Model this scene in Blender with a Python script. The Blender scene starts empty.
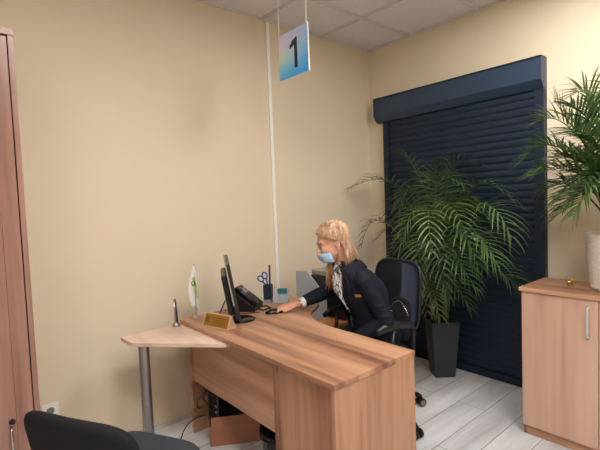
import bpy, bmesh, math, random
from mathutils import Vector as V, Matrix as MX
random.seed(7)
S = bpy.context.scene
COL = S.collection
PI = math.pi
R = math.radians

# ------------------------------------------------------------------ materials
def c255(r, g, b):
    f = lambda u: (u/255/12.92) if u/255 <= .04045 else ((u/255+.055)/1.055)**2.4
    return (f(r), f(g), f(b), 1)

def newmat(name, col, rough=.5, metal=0, alpha=1, spec=.5, trans=0, sheen=0, coat=0):
    m = bpy.data.materials.new(name); m.use_nodes = True
    b = m.node_tree.nodes['Principled BSDF']
    b.inputs['Base Color'].default_value = col
    b.inputs['Roughness'].default_value = rough
    b.inputs['Metallic'].default_value = metal
    b.inputs['Alpha'].default_value = alpha
    b.inputs['Specular IOR Level'].default_value = spec
    b.inputs['Transmission Weight'].default_value = trans
    b.inputs['Coat Weight'].default_value = coat
    return m, m.node_tree.nodes, m.node_tree.links, b

def coords(N, L, scale=(1, 1, 1), rot=(0, 0, 0), loc=(0, 0, 0)):
    t = N.new('ShaderNodeTexCoord'); mp = N.new('ShaderNodeMapping')
    mp.inputs['Scale'].default_value = scale; mp.inputs['Rotation'].default_value = rot; mp.inputs['Location'].default_value = loc
    L.new(t.outputs['Object'], mp.inputs['Vector']); return mp.outputs['Vector']

def ramp(N, stops, interp='LINEAR'):
    r = N.new('ShaderNodeValToRGB'); r.color_ramp.interpolation = interp
    while len(r.color_ramp.elements) < len(stops): r.color_ramp.elements.new(.5)
    for e, (p, c) in zip(r.color_ramp.elements, stops): e.position = p; e.color = c
    return r

def noise(N, L, vec, scale, detail=3, rough=.5, dist=0):
    n = N.new('ShaderNodeTexNoise'); n.inputs['Scale'].default_value = scale; n.inputs['Detail'].default_value = detail
    n.inputs['Roughness'].default_value = rough; n.inputs['Distortion'].default_value = dist
    L.new(vec, n.inputs['Vector']); return n.outputs['Fac']

def bump(N, L, h, b, strength=.2, dist=.01):
    bp = N.new('ShaderNodeBump'); bp.inputs['Strength'].default_value = strength; bp.inputs['Distance'].default_value = dist
    L.new(h, bp.inputs['Height']); L.new(bp.outputs['Normal'], b.inputs['Normal'])

def mix(N, L, fac, a, b, mode='MIX'):
    m = N.new('ShaderNodeMix'); m.data_type = 'RGBA'; m.blend_type = mode
    for sock, v in ((m.inputs[0], fac), (m.inputs[6], a), (m.inputs[7], b)):
        if hasattr(v, 'is_output'): L.new(v, sock)
        else: sock.default_value = v
    return m.outputs[2]

def wood(name, light, mid, dark, axis='x', rough=.38, scale=1.0, streak=.5):
    m, N, L, b = newmat(name, mid, rough, spec=.4)
    lo, hi = .5*scale, 7.5*scale
    sc = {'x': (lo, hi, hi), 'y': (hi, lo, hi), 'z': (hi, hi, lo)}[axis]
    v = coords(N, L, sc)
    n1 = noise(N, L, v, 1.0, 3, .55, .25)
    sc2 = tuple(s*5 for s in sc)
    n2 = noise(N, L, coords(N, L, sc2, loc=(3, 1, 2)), 1.0, 2, .5)
    r1 = ramp(N, [(.30, dark), (.44, mid), (.60, light), (.72, mid)])
    L.new(n1, r1.inputs['Fac'])
    r2 = ramp(N, [(.3, (.80, .78, .76, 1)), (.6, (1, 1, 1, 1))]); L.new(n2, r2.inputs['Fac'])
    o = mix(N, L, streak, r1.outputs['Color'], r2.outputs['Color'], 'MULTIPLY')
    L.new(o, b.inputs['Base Color'])
    return m

M = {}
def simple(key, col, **k):
    M[key] = newmat(key, col, **k)[0]
WL, WM, WD = c255(198, 154, 124), c255(172, 126, 98), c255(122, 83, 63)
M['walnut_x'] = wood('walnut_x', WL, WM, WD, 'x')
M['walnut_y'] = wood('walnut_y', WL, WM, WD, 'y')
M['walnut_z_shaded'] = wood('walnut_z_shaded', c255(188, 144, 115), c255(162, 117, 91), c255(116, 79, 60), 'z')  # same walnut for upright panels, their shade painted in as darker tones
ML, MM, MD = c255(212, 176, 154), c255(202, 165, 143), c255(184, 145, 123)
M['maple_z'] = wood('maple_z', ML, MM, MD, 'z', streak=.25)
M['maple_x'] = wood('maple_x', c255(232, 206, 188), c255(226, 198, 180), c255(214, 184, 166), 'x', streak=.2)
M['rose_z'] = wood('rose_z', c255(172, 134, 120), c255(156, 117, 104), c255(132, 94, 81), 'z', rough=.3)
M['orange_wood'] = wood('orange_wood', c255(214, 150, 90), c255(198, 132, 74), c255(170, 105, 58), 'x')
# plaster wall with faint roller texture
def plaster(name, col):
    m, N, L, b = newmat(name, col, .85, spec=.2)
    v = coords(N, L, (1, 1, 1))
    n = noise(N, L, v, 1.3, 3)
    r = ramp(N, [(.35, tuple(x*.965 for x in col[:3])+(1,)), (.65, col)]); L.new(n, r.inputs['Fac'])
    L.new(r.outputs['Color'], b.inputs['Base Color'])
    bump(N, L, noise(N, L, v, 220, 2), b, .08, .003)
    return m
M['plaster'] = plaster('plaster', c255(226, 211, 186))
# mineral fibre ceiling tiles
m, N, L, b = newmat('ceiling_tile', c255(206, 200, 198), .9, spec=.1)
v = coords(N, L); n = noise(N, L, v, 70, 4, .7)
r = ramp(N, [(.35, c255(224, 219, 220)), (.55, c255(232, 228, 229))]); L.new(n, r.inputs['Fac']); L.new(r.outputs['Color'], b.inputs['Base Color'])
bump(N, L, n, b, .08, .002); M['ceiling_tile'] = m
simple('tbar', c255(212, 206, 205), rough=.6)
# grey oak-look floor planks running away from the shutter
m, N, L, b = newmat('floor_planks', c255(190, 188, 186), .28, spec=.45)
t = N.new('ShaderNodeTexCoord'); sx = N.new('ShaderNodeSeparateXYZ'); cx = N.new('ShaderNodeCombineXYZ')
L.new(t.outputs['Object'], sx.inputs[0]); L.new(sx.outputs['Y'], cx.inputs['X']); L.new(sx.outputs['X'], cx.inputs['Y'])
mp = N.new('ShaderNodeMapping'); mp.inputs['Location'].default_value = (1.195+2.4, -.05+2.0, 0); L.new(cx.outputs[0], mp.inputs['Vector'])
br = N.new('ShaderNodeTexBrick'); br.offset = .5; br.inputs['Scale'].default_value = 1
br.inputs['Brick Width'].default_value = 1.2; br.inputs['Row Height'].default_value = .2
br.inputs['Mortar Size'].default_value = .0022; br.inputs['Mortar Smooth'].default_value = .1; br.inputs['Bias'].default_value = 0
br.inputs['Color1'].default_value = c255(228, 229, 232); br.inputs['Color2'].default_value = c255(206, 207, 211); br.inputs['Mortar'].default_value = c255(118, 114, 112)
L.new(mp.outputs[0], br.inputs['Vector'])
g = noise(N, L, coords(N, L, (9, 1.2, 1)), 1.0, 5, .6, .6)
rg = ramp(N, [(.3, c255(205, 200, 196)), (.62, (1, 1, 1, 1))]); L.new(g, rg.inputs['Fac'])
o = mix(N, L, .75, br.outputs['Color'], rg.outputs['Color'], 'MULTIPLY'); L.new(o, b.inputs['Base Color'])
M['floor_planks'] = m

simple('shutter', c255(23, 36, 53), rough=.5, spec=.35)
simple('shutter_box', c255(44, 62, 84), rough=.4, spec=.5)
simple('white_plastic', c255(232, 228, 222), rough=.4)
simple('trunking', c255(244, 240, 234), rough=.45)
simple('chrome', c255(190, 190, 195), rough=.22, metal=1)
simple('brushed', c255(168, 168, 172), rough=.4, metal=1)
simple('satin', c255(206, 206, 210), rough=.35, metal=.35)
simple('black_plastic', c255(24, 24, 28), rough=.38)
simple('black_gloss', c255(14, 14, 17), rough=.18)
simple('dark_grey', c255(50, 52, 57), rough=.5)
simple('mid_grey', c255(120, 122, 126), rough=.5)
simple('beige_grey', c255(150, 140, 128), rough=.45)
simple('black_fabric', c255(30, 31, 35), rough=.85, spec=.2)
simple('seat_fabric', c255(58, 62, 68), rough=.8, spec=.25)
simple('gold', c255(206, 160, 84), rough=.3, metal=1)
simple('gold_plate', c255(176, 132, 52), rough=.35, metal=.7)
simple('plate_border', c255(214, 178, 142), rough=.45)
simple('gold_dark', c255(110, 80, 34), rough=.5)
simple('soil', c255(50, 38, 28), rough=.95)
simple('planter', c255(46, 49, 56), rough=.55)
simple('stem_green', c255(88, 104, 52), rough=.6)
simple('stem_brown', c255(128, 104, 62), rough=.7)
simple('card', c255(158, 110, 86), rough=.85, spec=.15)
simple('blue_plastic', c255(36, 72, 148), rough=.3)
simple('blue_dark', c255(36, 52, 90), rough=.4)
simple('cup_dark', c255(38, 46, 62), rough=.3)
simple('teal', c255(46, 110, 118), rough=.5)
simple('smoke_acrylic', c255(168, 171, 176), rough=.3, alpha=.82)
simple('clear_acrylic', c255(206, 212, 222), rough=.08, alpha=.38, spec=.8)
simple('navy_ink', c255(20, 26, 48), rough=.5)
simple('cord', c255(232, 228, 222), rough=.4, alpha=.85)
simple('jacket', c255(21, 24, 36), rough=.75, spec=.25)
simple('trousers', c255(20, 21, 28), rough=.8, spec=.2)
simple('shoe', c255(16, 16, 18), rough=.3)
simple('shirt_white', c255(228, 226, 226), rough=.7)
simple('mask_blue', c255(168, 200, 236), rough=.7, spec=.2)
simple('mask_white', c255(226, 230, 236), rough=.8)
simple('bronze', c255(196, 138, 84), rough=.35, metal=.5)
simple('eye_white', c255(232, 228, 224), rough=.2)
simple('eye_dark', c255(46, 34, 30), rough=.3)
simple('brow', c255(128, 92, 66), rough=.9)
simple('led_green', c255(120, 170, 60), rough=.5)
# skin
m, N, L, b = newmat('skin', c255(222, 168, 140), .5, spec=.35)
b.inputs['Subsurface Weight'].default_value = .12; b.inputs['Subsurface Radius'].default_value = (.01, .004, .002)
n = noise(N, L, coords(N, L), 14, 3); r = ramp(N, [(.35, c255(214, 156, 128)), (.6, c255(226, 174, 146))]); L.new(n, r.inputs['Fac']); L.new(r.outputs['Color'], b.inputs['Base Color'])
M['skin'] = m
# hair
m, N, L, b = newmat('hair', c255(196, 152, 104), .42, spec=.45)
n = noise(N, L, coords(N, L, (60, 60, 14)), 1.0, 3); r = ramp(N, [(.3, c255(150, 112, 86)), (.5, c255(196, 158, 128)), (.7, c255(230, 202, 176))]); L.new(n, r.inputs['Fac']); L.new(r.outputs['Color'], b.inputs['Base Color'])
M['hair'] = m
# patterned blouse
m, N, L, b = newmat('blouse', c255(220, 220, 222), .7, spec=.25)
n = noise(N, L, coords(N, L, (1, 1, .6)), 46, 2, .5, 1.6); r = ramp(N, [(.38, c255(60, 62, 74)), (.46, c255(140, 142, 152)), (.53, c255(236, 235, 236))]); L.new(n, r.inputs['Fac']); L.new(r.outputs['Color'], b.inputs['Base Color'])
M['blouse'] = m
# leaves
def leafmat(name, a, bb):
    m, N, L, b = newmat(name, a, .38, spec=.5)
    n = noise(N, L, coords(N, L), 9, 2); r = ramp(N, [(.3, a), (.7, bb)]); L.new(n, r.inputs['Fac']); L.new(r.outputs['Color'], b.inputs['Base Color'])
    tr = N.new('ShaderNodeBsdfTranslucent'); L.new(r.outputs['Color'], tr.inputs['Color'])
    mx = N.new('ShaderNodeMixShader'); mx.inputs[0].default_value = .25
    out = [x for x in N if x.type == 'OUTPUT_MATERIAL'][0]
    L.new(b.outputs[0], mx.inputs[1]); L.new(tr.outputs[0], mx.inputs[2]); L.new(mx.outputs[0], out.inputs['Surface'])
    return m
M['leaf'] = leafmat('leaf', c255(38, 62, 32), c255(74, 100, 54))
M['leaf_dry'] = leafmat('leaf_dry', c255(92, 84, 54), c255(120, 110, 74))
M['leaf_bright'] = leafmat('leaf_bright', c255(60, 88, 42), c255(112, 136, 78))
# mesh fabric of the task chair
m, N, L, b = newmat('chair_mesh', c255(66, 74, 94), .5, alpha=.86, spec=.3)
M['chair_mesh'] = m
# printed sign face: pale lilac corner, yellow-green edge, blue below (printed pattern)
m, N, L, b = newmat('sign_print', (1, 1, 1, 1), .25, spec=.4)
t = N.new('ShaderNodeTexCoord'); sx = N.new('ShaderNodeSeparateXYZ'); L.new(t.outputs['Object'], sx.inputs[0])
mr = N.new('ShaderNodeMapRange'); mr.inputs[1].default_value = -.15; mr.inputs[2].default_value = .15; L.new(sx.outputs['Z'], mr.inputs[0])
mr2 = N.new('ShaderNodeMapRange'); mr2.inputs[1].default_value = -.15; mr2.inputs[2].default_value = .15; L.new(sx.outputs['X'], mr2.inputs[0])
rl = ramp(N, [(0, c255(88, 188, 252)), (.25, c255(150, 222, 246)), (.5, c255(226, 246, 220)), (.75, c255(240, 228, 244)), (1, c255(232, 220, 255))]); L.new(mr.outputs[0], rl.inputs['Fac'])
rr = ramp(N, [(0, c255(64, 168, 255)), (.35, c255(104, 190, 255)), (.7, c255(160, 208, 255)), (1, c255(196, 208, 255))]); L.new(mr.outputs[0], rr.inputs['Fac'])
o = mix(N, L, mr2.outputs[0], rl.outputs['Color'], rr.outputs['Color']); L.new(o, b.inputs['Base Color'])
tr = N.new('ShaderNodeBsdfTranslucent'); L.new(o, tr.inputs['Color']); mx = N.new('ShaderNodeMixShader'); mx.inputs[0].default_value = .6
L.new(b.outputs[0], mx.inputs[1]); L.new(tr.outputs[0], mx.inputs[2]); L.new(mx.outputs[0], [x for x in N if x.type == 'OUTPUT_MATERIAL'][0].inputs['Surface'])
M['sign_print'] = m
# white ribbed pot
simple('pot_white', c255(226, 216, 208), rough=.55)
# flag cloth (white with a green band and round dark emblem is built as parts)
simple('flag_white', c255(232, 230, 230), rough=.8)
simple('flag_green', c255(150, 186, 60), rough=.8)
simple('flag_dark', c255(36, 84, 60), rough=.8)
def emit(name, col, s):
    m = bpy.data.materials.new(name); m.use_nodes = True; N = m.node_tree.nodes; L = m.node_tree.links
    N.remove(N['Principled BSDF']); e = N.new('ShaderNodeEmission'); e.inputs[0].default_value = col; e.inputs[1].default_value = s
    L.new(e.outputs[0], [x for x in N if x.type == 'OUTPUT_MATERIAL'][0].inputs['Surface']); M[name] = m

# ------------------------------------------------------------------ mesh helpers
class B:
    def __init__(s): s.bm = bmesh.new()
    def quad(s, vs):
        return s.bm.faces.new([s.bm.verts.new(v) for v in vs])
    def box(s, lo, hi, mat=None, bev=0):
        r = bmesh.ops.create_cube(s.bm, size=1)['verts']
        c = [(a+b)/2 for a, b in zip(lo, hi)]; d = [abs(b-a) for a, b in zip(lo, hi)]
        for v in r:
            v.co = V((v.co.x*d[0]+c[0], v.co.y*d[1]+c[1], v.co.z*d[2]+c[2]))
        if bev:
            es = list({e for v in r for e in v.link_edges})
            q = bmesh.ops.bevel(s.bm, geom=es, offset=bev, segments=2, affect='EDGES', profile=.6)
            r = list({v for f in q['faces'] for v in f.verts} | {v for v in r if v.is_valid})
            # all verts of this island
            seen = set(r); st = list(r)
            while st:
                for e in st.pop().link_edges:
                    for w in e.verts:
                        if w not in seen: seen.add(w); st.append(w)
            r = list(seen)
        if mat is not None:
            for v in r: v.co = mat @ v.co
        return s
    def rings(s, rs, cap=True, closed=True):
        vr = [[s.bm.verts.new(p) for p in q] for q in rs]
        n = len(vr[0])
        for a, b in zip(vr, vr[1:]):
            for i in range(n if closed else n-1):
                j = (i+1) % n
                s.bm.faces.new((a[i], a[j], b[j], b[i]))
        if cap and closed:
            s.bm.faces.new(list(reversed(vr[0]))); s.bm.faces.new(vr[-1])
        return s
    def tube(s, pts, rad, n=10, flat=1.0, cap=True):
        pts = [V(p) for p in pts]; k = len(pts)
        if not hasattr(rad, '__len__'): rad = [rad]*k
        t0 = (pts[1]-pts[0]).normalized()
        up = V((0, 0, 1)) if abs(t0.z) < .9 else V((1, 0, 0))
        a = t0.cross(up).normalized(); rs = []
        for i, p in enumerate(pts):
            t = (pts[min(i+1, k-1)]-pts[max(i-1, 0)]).normalized()
            a = (a - t*a.dot(t)).normalized(); b = t.cross(a)
            rs.append([p + a*(rad[i]*math.cos(2*PI*j/n)) + b*(rad[i]*flat*math.sin(2*PI*j/n)) for j in range(n)])
        return s.rings(rs, cap)
    def lathe(s, prof, c=(0, 0, 0), n=24, cap=True):
        return s.rings([[(c[0]+r*math.cos(2*PI*j/n), c[1]+r*math.sin(2*PI*j/n), c[2]+z) for j in range(n)] for r, z in prof], cap)
    def prism(s, out, z0, z1, bev=0):
        a = [s.bm.verts.new((x, y, z0)) for x, y in out]; b = [s.bm.verts.new((x, y, z1)) for x, y in out]
        n = len(out); fs = [s.bm.faces.new(list(reversed(a))), s.bm.faces.new(b)]
        for i in range(n):
            j = (i+1) % n; fs.append(s.bm.faces.new((a[i], a[j], b[j], b[i])))
        return s
    def ell(s, c, rx, ry, rz, u=16, v=10):
        """rx, ry, rz: axis vectors or numbers"""
        ax = [V(a) if hasattr(a, '__len__') else V([(a if i == k else 0) for i in range(3)]) for k, a in enumerate((rx, ry, rz))]
        r = bmesh.ops.create_uvsphere(s.bm, u_segments=u, v_segments=v, radius=1)['verts']
        for q in r: q.co = V(c) + ax[0]*q.co.x + ax[1]*q.co.y + ax[2]*q.co.z
        return s
    def done(s, name, mat, parent=None, smooth=False, bev=0, sub=0, solid=0, loc=None):
        bmesh.ops.recalc_face_normals(s.bm, faces=s.bm.faces)
        me = bpy.data.meshes.new(name); s.bm.to_mesh(me); s.bm.free()
        me.materials.append(M[mat] if isinstance(mat, str) else mat)
        o = bpy.data.objects.new(name, me); COL.objects.link(o)
        if parent: o.parent = parent
        if loc: o.location = loc
        if smooth:
            for p in me.polygons: p.use_smooth = True
        if solid:
            q = o.modifiers.new('t', 'SOLIDIFY'); q.thickness = solid; q.offset = 0
        if bev:
            q = o.modifiers.new('b', 'BEVEL'); q.width = bev; q.segments = 2; q.limit_method = 'ANGLE'; q.angle_limit = R(40)
        if sub:
            q = o.modifiers.new('s', 'SUBSURF'); q.levels = sub; q.render_levels = sub
        return o

def remeshed(b, name, mat, parent, voxel, smooth=3):
    me = bpy.data.meshes.new('tmp'); b.bm.to_mesh(me); b.bm.free()
    o = bpy.data.objects.new('tmp', me); COL.objects.link(o)
    q = o.modifiers.new('r', 'REMESH'); q.mode = 'VOXEL'; q.voxel_size = voxel
    if smooth:
        q = o.modifiers.new('s', 'SMOOTH'); q.factor = .5; q.iterations = smooth
    dg = bpy.context.evaluated_depsgraph_get()
    m2 = bpy.data.meshes.new_from_object(o.evaluated_get(dg), depsgraph=dg)
    bpy.data.objects.remove(o); bpy.data.meshes.remove(me)
    m2.name = name; m2.materials.clear(); m2.materials.append(M[mat])
    for p in m2.polygons: p.use_smooth = True
    o = bpy.data.objects.new(name, m2); COL.objects.link(o); o.parent = parent
    return o

def tag(o, label, cat, group=None, kind=None):
    if label: o['label'] = label
    if cat: o['category'] = cat
    if group: o['group'] = group
    if kind: o['kind'] = kind
    return o
def thing(name, label, cat, loc=(0, 0, 0), rz=0, group=None):
    o = bpy.data.objects.new(name, None); COL.objects.link(o); o.location = loc; o.rotation_euler = (0, 0, rz); o.empty_display_size = .1
    return tag(o, label, cat, group)
def struct(o, label=None):
    o['kind'] = 'structure'
    if label: o['label'] = label
    return o

# ------------------------------------------------------------------ room
H = 2.977
XR, YF = 5.3, -6.4
struct(B().box((-.1, YF-.1, -.08), (XR+.1, .1, 0)).done('floor', 'floor_planks'), 'grey wood-look plank floor')
struct(B().box((-.1, YF-.1, H+.02), (XR+.1, .1, H+.1)).done('ceiling', 'ceiling_tile'), 'suspended ceiling of pale grey square tiles')
struct(B().box((-.1, YF-.1, 0), (0, .1, H+.02)).done('wall_left', 'plaster'), 'plain cream wall behind the desk')
struct(B().box((0, 0, 0), (XR, .1, H+.02)).done('wall_back', 'plaster'), 'cream wall behind the roller shutter')
struct(B().box((XR, YF-.1, 0), (XR+.1, .1, H+.02)).done('wall_right', 'plaster'), 'cream wall closing the room')
struct(B().box((0, YF-.1, 0), (XR, YF, H+.02)).done('wall_front', 'plaster'), 'cream wall behind the viewer')
g = B()
xs = [.49+.655*i for i in range(8)]; ys = [-.655*i for i in range(1, 10)]
for x in xs: g.box((x-.006, YF, H-.002), (x+.006, 0, H+.02))
for y in ys: g.box((0, y-.006, H-.0025), (XR, y+.006, H+.02))
g.box((0, YF, H-.003), (.008, 0, H+.02)); g.box((0, -.008, H-.003), (XR, 0, H+.02))
struct(g.done('trim_1', 'tbar'), 'ceiling grid of thin metal bars between the tiles')

# lamps: square recessed LED panels in the ceiling grid
emit('led', (1.0, .97, .93, 1), 35.5)
def lamp(ix, iy, label):
    x0, y0 = xs[ix]+.014, ys[iy]-.655+.014
    x1, y1 = x0+.627, y0+.627
    cx_, cy_ = (x0+x1)/2, (y0+y1)/2
    t = thing('ceiling_light', label, 'ceiling light', (cx_, cy_, H), group=None)
    h = .3135
    f = B()
    f.box((-h, -h, -.008), (h, -h+.02, .015)).box((-h, h-.02, -.008), (h, h, .015)).box((-h, -h+.02, -.008), (-h+.02, h-.02, .015)).box((h-.02, -h+.02, -.008), (h, h-.02, .015))
    f.done('frame', 'white_plastic', t)
    B().box((-h+.02, -h+.02, -.004), (h-.02, h-.02, .012)).done('diffuser', 'led', t)
lamp(2, 0, 'square LED ceiling panel closest to the shutter wall')
lamp(2, 3, 'square LED ceiling panel over the customer side of the desk')
lamp(4, 2, 'square LED ceiling panel toward the far wall')
lamp(4, 6, 'square LED ceiling panel in the rear of the room')

# trunking on the wall
tk = thing('cable_trunking', 'white vertical cable trunking strip running down the cream wall', 'cable trunking', (0, -1.265, 0))
B().box((.0005, -.013, .02), (.012, .013, H-.01)).done('channel', 'trunking', tk)
B().box((.012, -.0145, .02), (.0155, .0145, H-.01)).done('cover', 'trunking', tk, bev=.001)

# wall socket
so = thing('wall_socket', 'white wall socket low on the cream wall beside the wardrobe', 'socket', (0, -2.972, .33))
B().box((.0005, -.043, -.043), (.010, .043, .043)).done('cover_plate', 'white_plastic', so, bev=.003)
k = B(); n = 24
k.rings([[(x, r*math.cos(2*PI*j/n), r*math.sin(2*PI*j/n)) for j in range(n)] for r, x in ((.029, .009), (.029, .0135), (.024, .0135), (.021, .0102))], cap=False).done('socket_ring', 'white_plastic', so, smooth=True)
k = B()
k.rings([[(x, .0205*math.cos(2*PI*j/n), .0205*math.sin(2*PI*j/n)) for j in range(n)] for x in (.0101, .0106)]).done('socket_well', 'mid_grey', so)
for s in (-1, 1):
    B().rings([[(x, s*.0095+.003*math.cos(2*PI*j/10), .003*math.sin(2*PI*j/10)) for j in range(10)] for x in (.0104, .0112)]).done('pin_hole', 'black_plastic', so)

# ------------------------------------------------------------------ roller shutter
sh = thing('roller_shutter', 'dark blue roller shutter covering the opening behind the desk', 'roller shutter', (0, 0, 0))
def prof_x(prof, x0, x1):
    b = B(); b.rings([[(x, y, z) for y, z in prof] for x in (x0, x1)]); return b
prof_x([(-.001, 2.462), (-.100, 2.462), (-.100, 2.312), (-.097, 2.304), (-.055, 2.250), (-.048, 2.245), (-.001, 2.245)], .142, 1.638).done('shutter_box', 'shutter_box', sh, bev=.002)
for x0, x1 in ((.132, .142), (1.638, 1.648)):
    prof_x([(-.001, 2.470), (-.105, 2.470), (-.105, 2.305), (-.058, 2.244), (-.001, 2.238)], x0, x1).done('end_cap', 'shutter_box', sh)
B().box((.132, -.107, 2.462), (1.648, -.0005, 2.470)).done('top_flashing', 'shutter', sh)
for x0, x1 in ((.208, .272), (1.584, 1.648)):
    b = B(); b.box((x0, -.062, 0.0005), (x1, -.0005, 2.244)); b.box((x0+.006, -.066, .0005), (x1-.006, -.062, 2.2)); b.done('guide_rail', 'shutter', sh, bev=.002)
prof = []
z = .06; p = .056
while z < 2.26:
    for q, d in ((0, 0), (.1, .004), (.3, .0072), (.5, .0085), (.75, .0066), (.93, .002)):
        prof.append((-.034-d, z+q*p))
    z += p
b = B()
b.rings([[(x, y, zz) for y, zz in prof] for x in (.262, 1.594)], cap=False, closed=False)
b.done('slat_curtain', 'shutter', sh, smooth=False, solid=.004)
B().box((.27, -.055, .001), (1.586, -.022, .062)).done('bottom_bar', 'shutter', sh, bev=.003)

# ------------------------------------------------------------------ wardrobe
wd = thing('wardrobe', 'tall reddish wood wardrobe standing against the cream wall beside the socket', 'wardrobe', (0, -3.09, 0))
X = .50
# local: right side panel at y = 0, extends to -y
B().box((.02, -.022, 0), (X+.018, 0, 2.30)).done('side_panel', 'rose_z', wd, bev=.001)
B().box((.02, -1.0, 0), (X, -.978, 2.30)).done('side_panel', 'rose_z', wd, bev=.001)
B().box((.02, -1.0, 2.30), (X+.022, .002, 2.328)).done('top_board', 'rose_z', wd, bev=.001)
B().box((.02, -.978, 0), (.03, -.022, 2.30)).done('back_board', 'rose_z', wd)
B().box((.03, -.978, 0), (X-.04, -.022, .07)).done('plinth', 'rose_z', wd)
B().box((X, -.094, .075), (X+.018, -.027, 2.292)).done('filler_strip', 'rose_z', wd, bev=.001)
d1 = B().box((X-.001, -.53, .075), (X+.017, -.0948, 2.292)).done('door', 'rose_z', wd, bev=.001)
d2 = B().box((X-.001, -.976, .075), (X+.017, -.534, 2.292)).done('door', 'rose_z', wd, bev=.001)
def bar_handle(parent, p, ln, out, mat='brushed', r=.005, horiz=None):
    p = V(p); out = V(out)
    b = B(); b.tube([p+V((0, 0, -ln/2)), p+V((0, 0, -ln/2))+out, p+V((0, 0, -ln/2+.012))+out*1.15, p+V((0, 0, ln/2-.012))+out*1.15, p+V((0, 0, ln/2))+out, p+V((0, 0, ln/2))], r, 8)
    return b.done('handle', mat, parent, smooth=True)
bar_handle(d1, (X+.014, -.118, .44), .16, (.026, 0, 0), mat='chrome'); bar_handle(d2, (X+.014, -.56, .44), .16, (.026, 0, 0), mat='chrome')
lk = B(); lk.rings([[(x, -.112+r*math.cos(2*PI*j/16), .545+r*math.sin(2*PI*j/16)) for j in range(16)] for x, r in ((X+.0145, .013), (X+.024, .013), (X+.028, .010))]); lk.done('lock', 'black_plastic', d1)

# ------------------------------------------------------------------ desk
Z = .765
dk = thing('desk', 'walnut-look office desk with curved return, woman seated behind it', 'desk', (0, 0, 0))
out = [(.228, -2.245), (1.652, -2.245), (1.652, -1.695), (1.10, -1.692), (1.02, -1.688), (.94, -1.672), (.86, -1.640), (.79, -1.595), (.735, -1.54), (.69, -1.475), (.655, -1.41), (.61, -1.355), (.54, -1.322), (.45, -1.312), (.228, -1.312)]
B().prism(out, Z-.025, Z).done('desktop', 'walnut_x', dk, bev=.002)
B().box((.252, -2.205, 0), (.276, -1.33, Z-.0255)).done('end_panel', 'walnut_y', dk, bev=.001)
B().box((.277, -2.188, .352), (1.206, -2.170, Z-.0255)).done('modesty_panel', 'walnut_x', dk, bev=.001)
B().box((1.207, -2.222, .0), (1.232, -1.71, Z-.0255)).done('end_panel', 'walnut_z_shaded', dk, bev=.001)
B().box((1.2325, -2.212, .0), (1.625, -2.195, Z-.0255)).done('front_panel', 'walnut_z_shaded', dk, bev=.001)
B().box((1.626, -2.243, .0), (1.650, -1.70, Z-.0255)).done('end_panel', 'walnut_z_shaded', dk, bev=.001)
for i in range(3):
    z0 = .08+i*.215
    d = B().box((1.2335, -1.728, z0), (1.6245, -1.71, z0+.21)).done('drawer', 'walnut_x', dk, bev=.001)
    B().tube([(1.38, -1.708, z0+.105), (1.38, -1.685, z0+.105), (1.48, -1.685, z0+.105), (1.48, -1.708, z0+.105)], .005, 8).done('handle', 'brushed', d, smooth=True)
B().box((1.2335, -2.19, .03), (1.6245, -1.73, .05)).done('drawer_base', 'walnut_x', dk)

# side table of pale wood on one chrome leg
T = .737
stb = thing('side_table', 'small pale wood corner table on one chrome leg against the desk', 'side table', (0, 0, 0))
B().prism([(.232, -2.60), (.242, -2.622), (.365, -2.615), (.395, -2.609), (.42, -2.592), (.81, -2.243), (.81, -2.2065), (.232, -2.2065)], T-.022, T).done('tabletop', 'maple_x', stb, bev=.002)
lg = B().lathe([(.03, .012), (.03, T-.022)], (.412, -2.550, 0), 28).done('leg', 'brushed', stb, smooth=True, bev=.001)
B().lathe([(.036, 0), (.036, .012), (.03, .016)], (.412, -2.550, 0), 28).done('foot', 'brushed', lg)

# ------------------------------------------------------------------ low cabinet behind desk with printer and file holder
LC = .55
lc = thing('low_cabinet', 'low orange-brown cabinet under the black printer', 'cabinet', (0, 0, 0))
B().box((.03, -1.295, LC-.022), (.575, -.56, LC)).done('top_board', 'orange_wood', lc, bev=.002)
B().box((.035, -1.285, 0), (.053, -.57, LC-.0225)).done('back_board', 'orange_wood', lc)
B().box((.054, -1.285, 0), (.56, -1.265, LC-.0225)).done('side_panel', 'orange_wood', lc)
B().box((.054, -.59, 0), (.56, -.57, LC-.0225)).done('side_panel', 'orange_wood', lc)
d = B().box((.5445, -1.262, .05), (.562, -.593, LC-.026)).done('door', 'orange_wood', lc, bev=.001)
bar_handle(d, (.562, -.65, .35), .12, (.025, 0, 0))

pr = thing('printer', 'black office printer with grey top panel behind the file holder', 'printer', (.355, -.82, LC+.001))
B().box((-.2, -.2, .012), (.2, .2, .33), bev=.012).done('body', 'black_plastic', pr)
B().box((-.195, -.195, .331), (.195, .195, .372), bev=.008).done('scanner_lid', 'beige_grey', pr)
B().box((.2005, -.15, .09), (.206, .15, .17), bev=.002).done('paper_tray', 'dark_grey', pr)
B().box((.2005, -.17, .23), (.225, .17, .30), bev=.006).done('control_panel', 'dark_grey', pr)
for sx_ in (-1, 1):
    for sy_ in (-1, 1): B().lathe([(.015, 0), (.015, .0125)], (sx_*.16, sy_*.16, 0), 12).done('foot', 'black_plastic', pr)

fh_dir = V((.13, .195, 0)).normalized(); fh_n = V((-fh_dir.y, fh_dir.x, 0))
fh = thing('magazine_holder', 'grey translucent magazine file holder with sloping side in front of the printer', 'file holder', (.272, -1.272, LC+.001), math.atan2(fh_dir.y, fh_dir.x))
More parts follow.
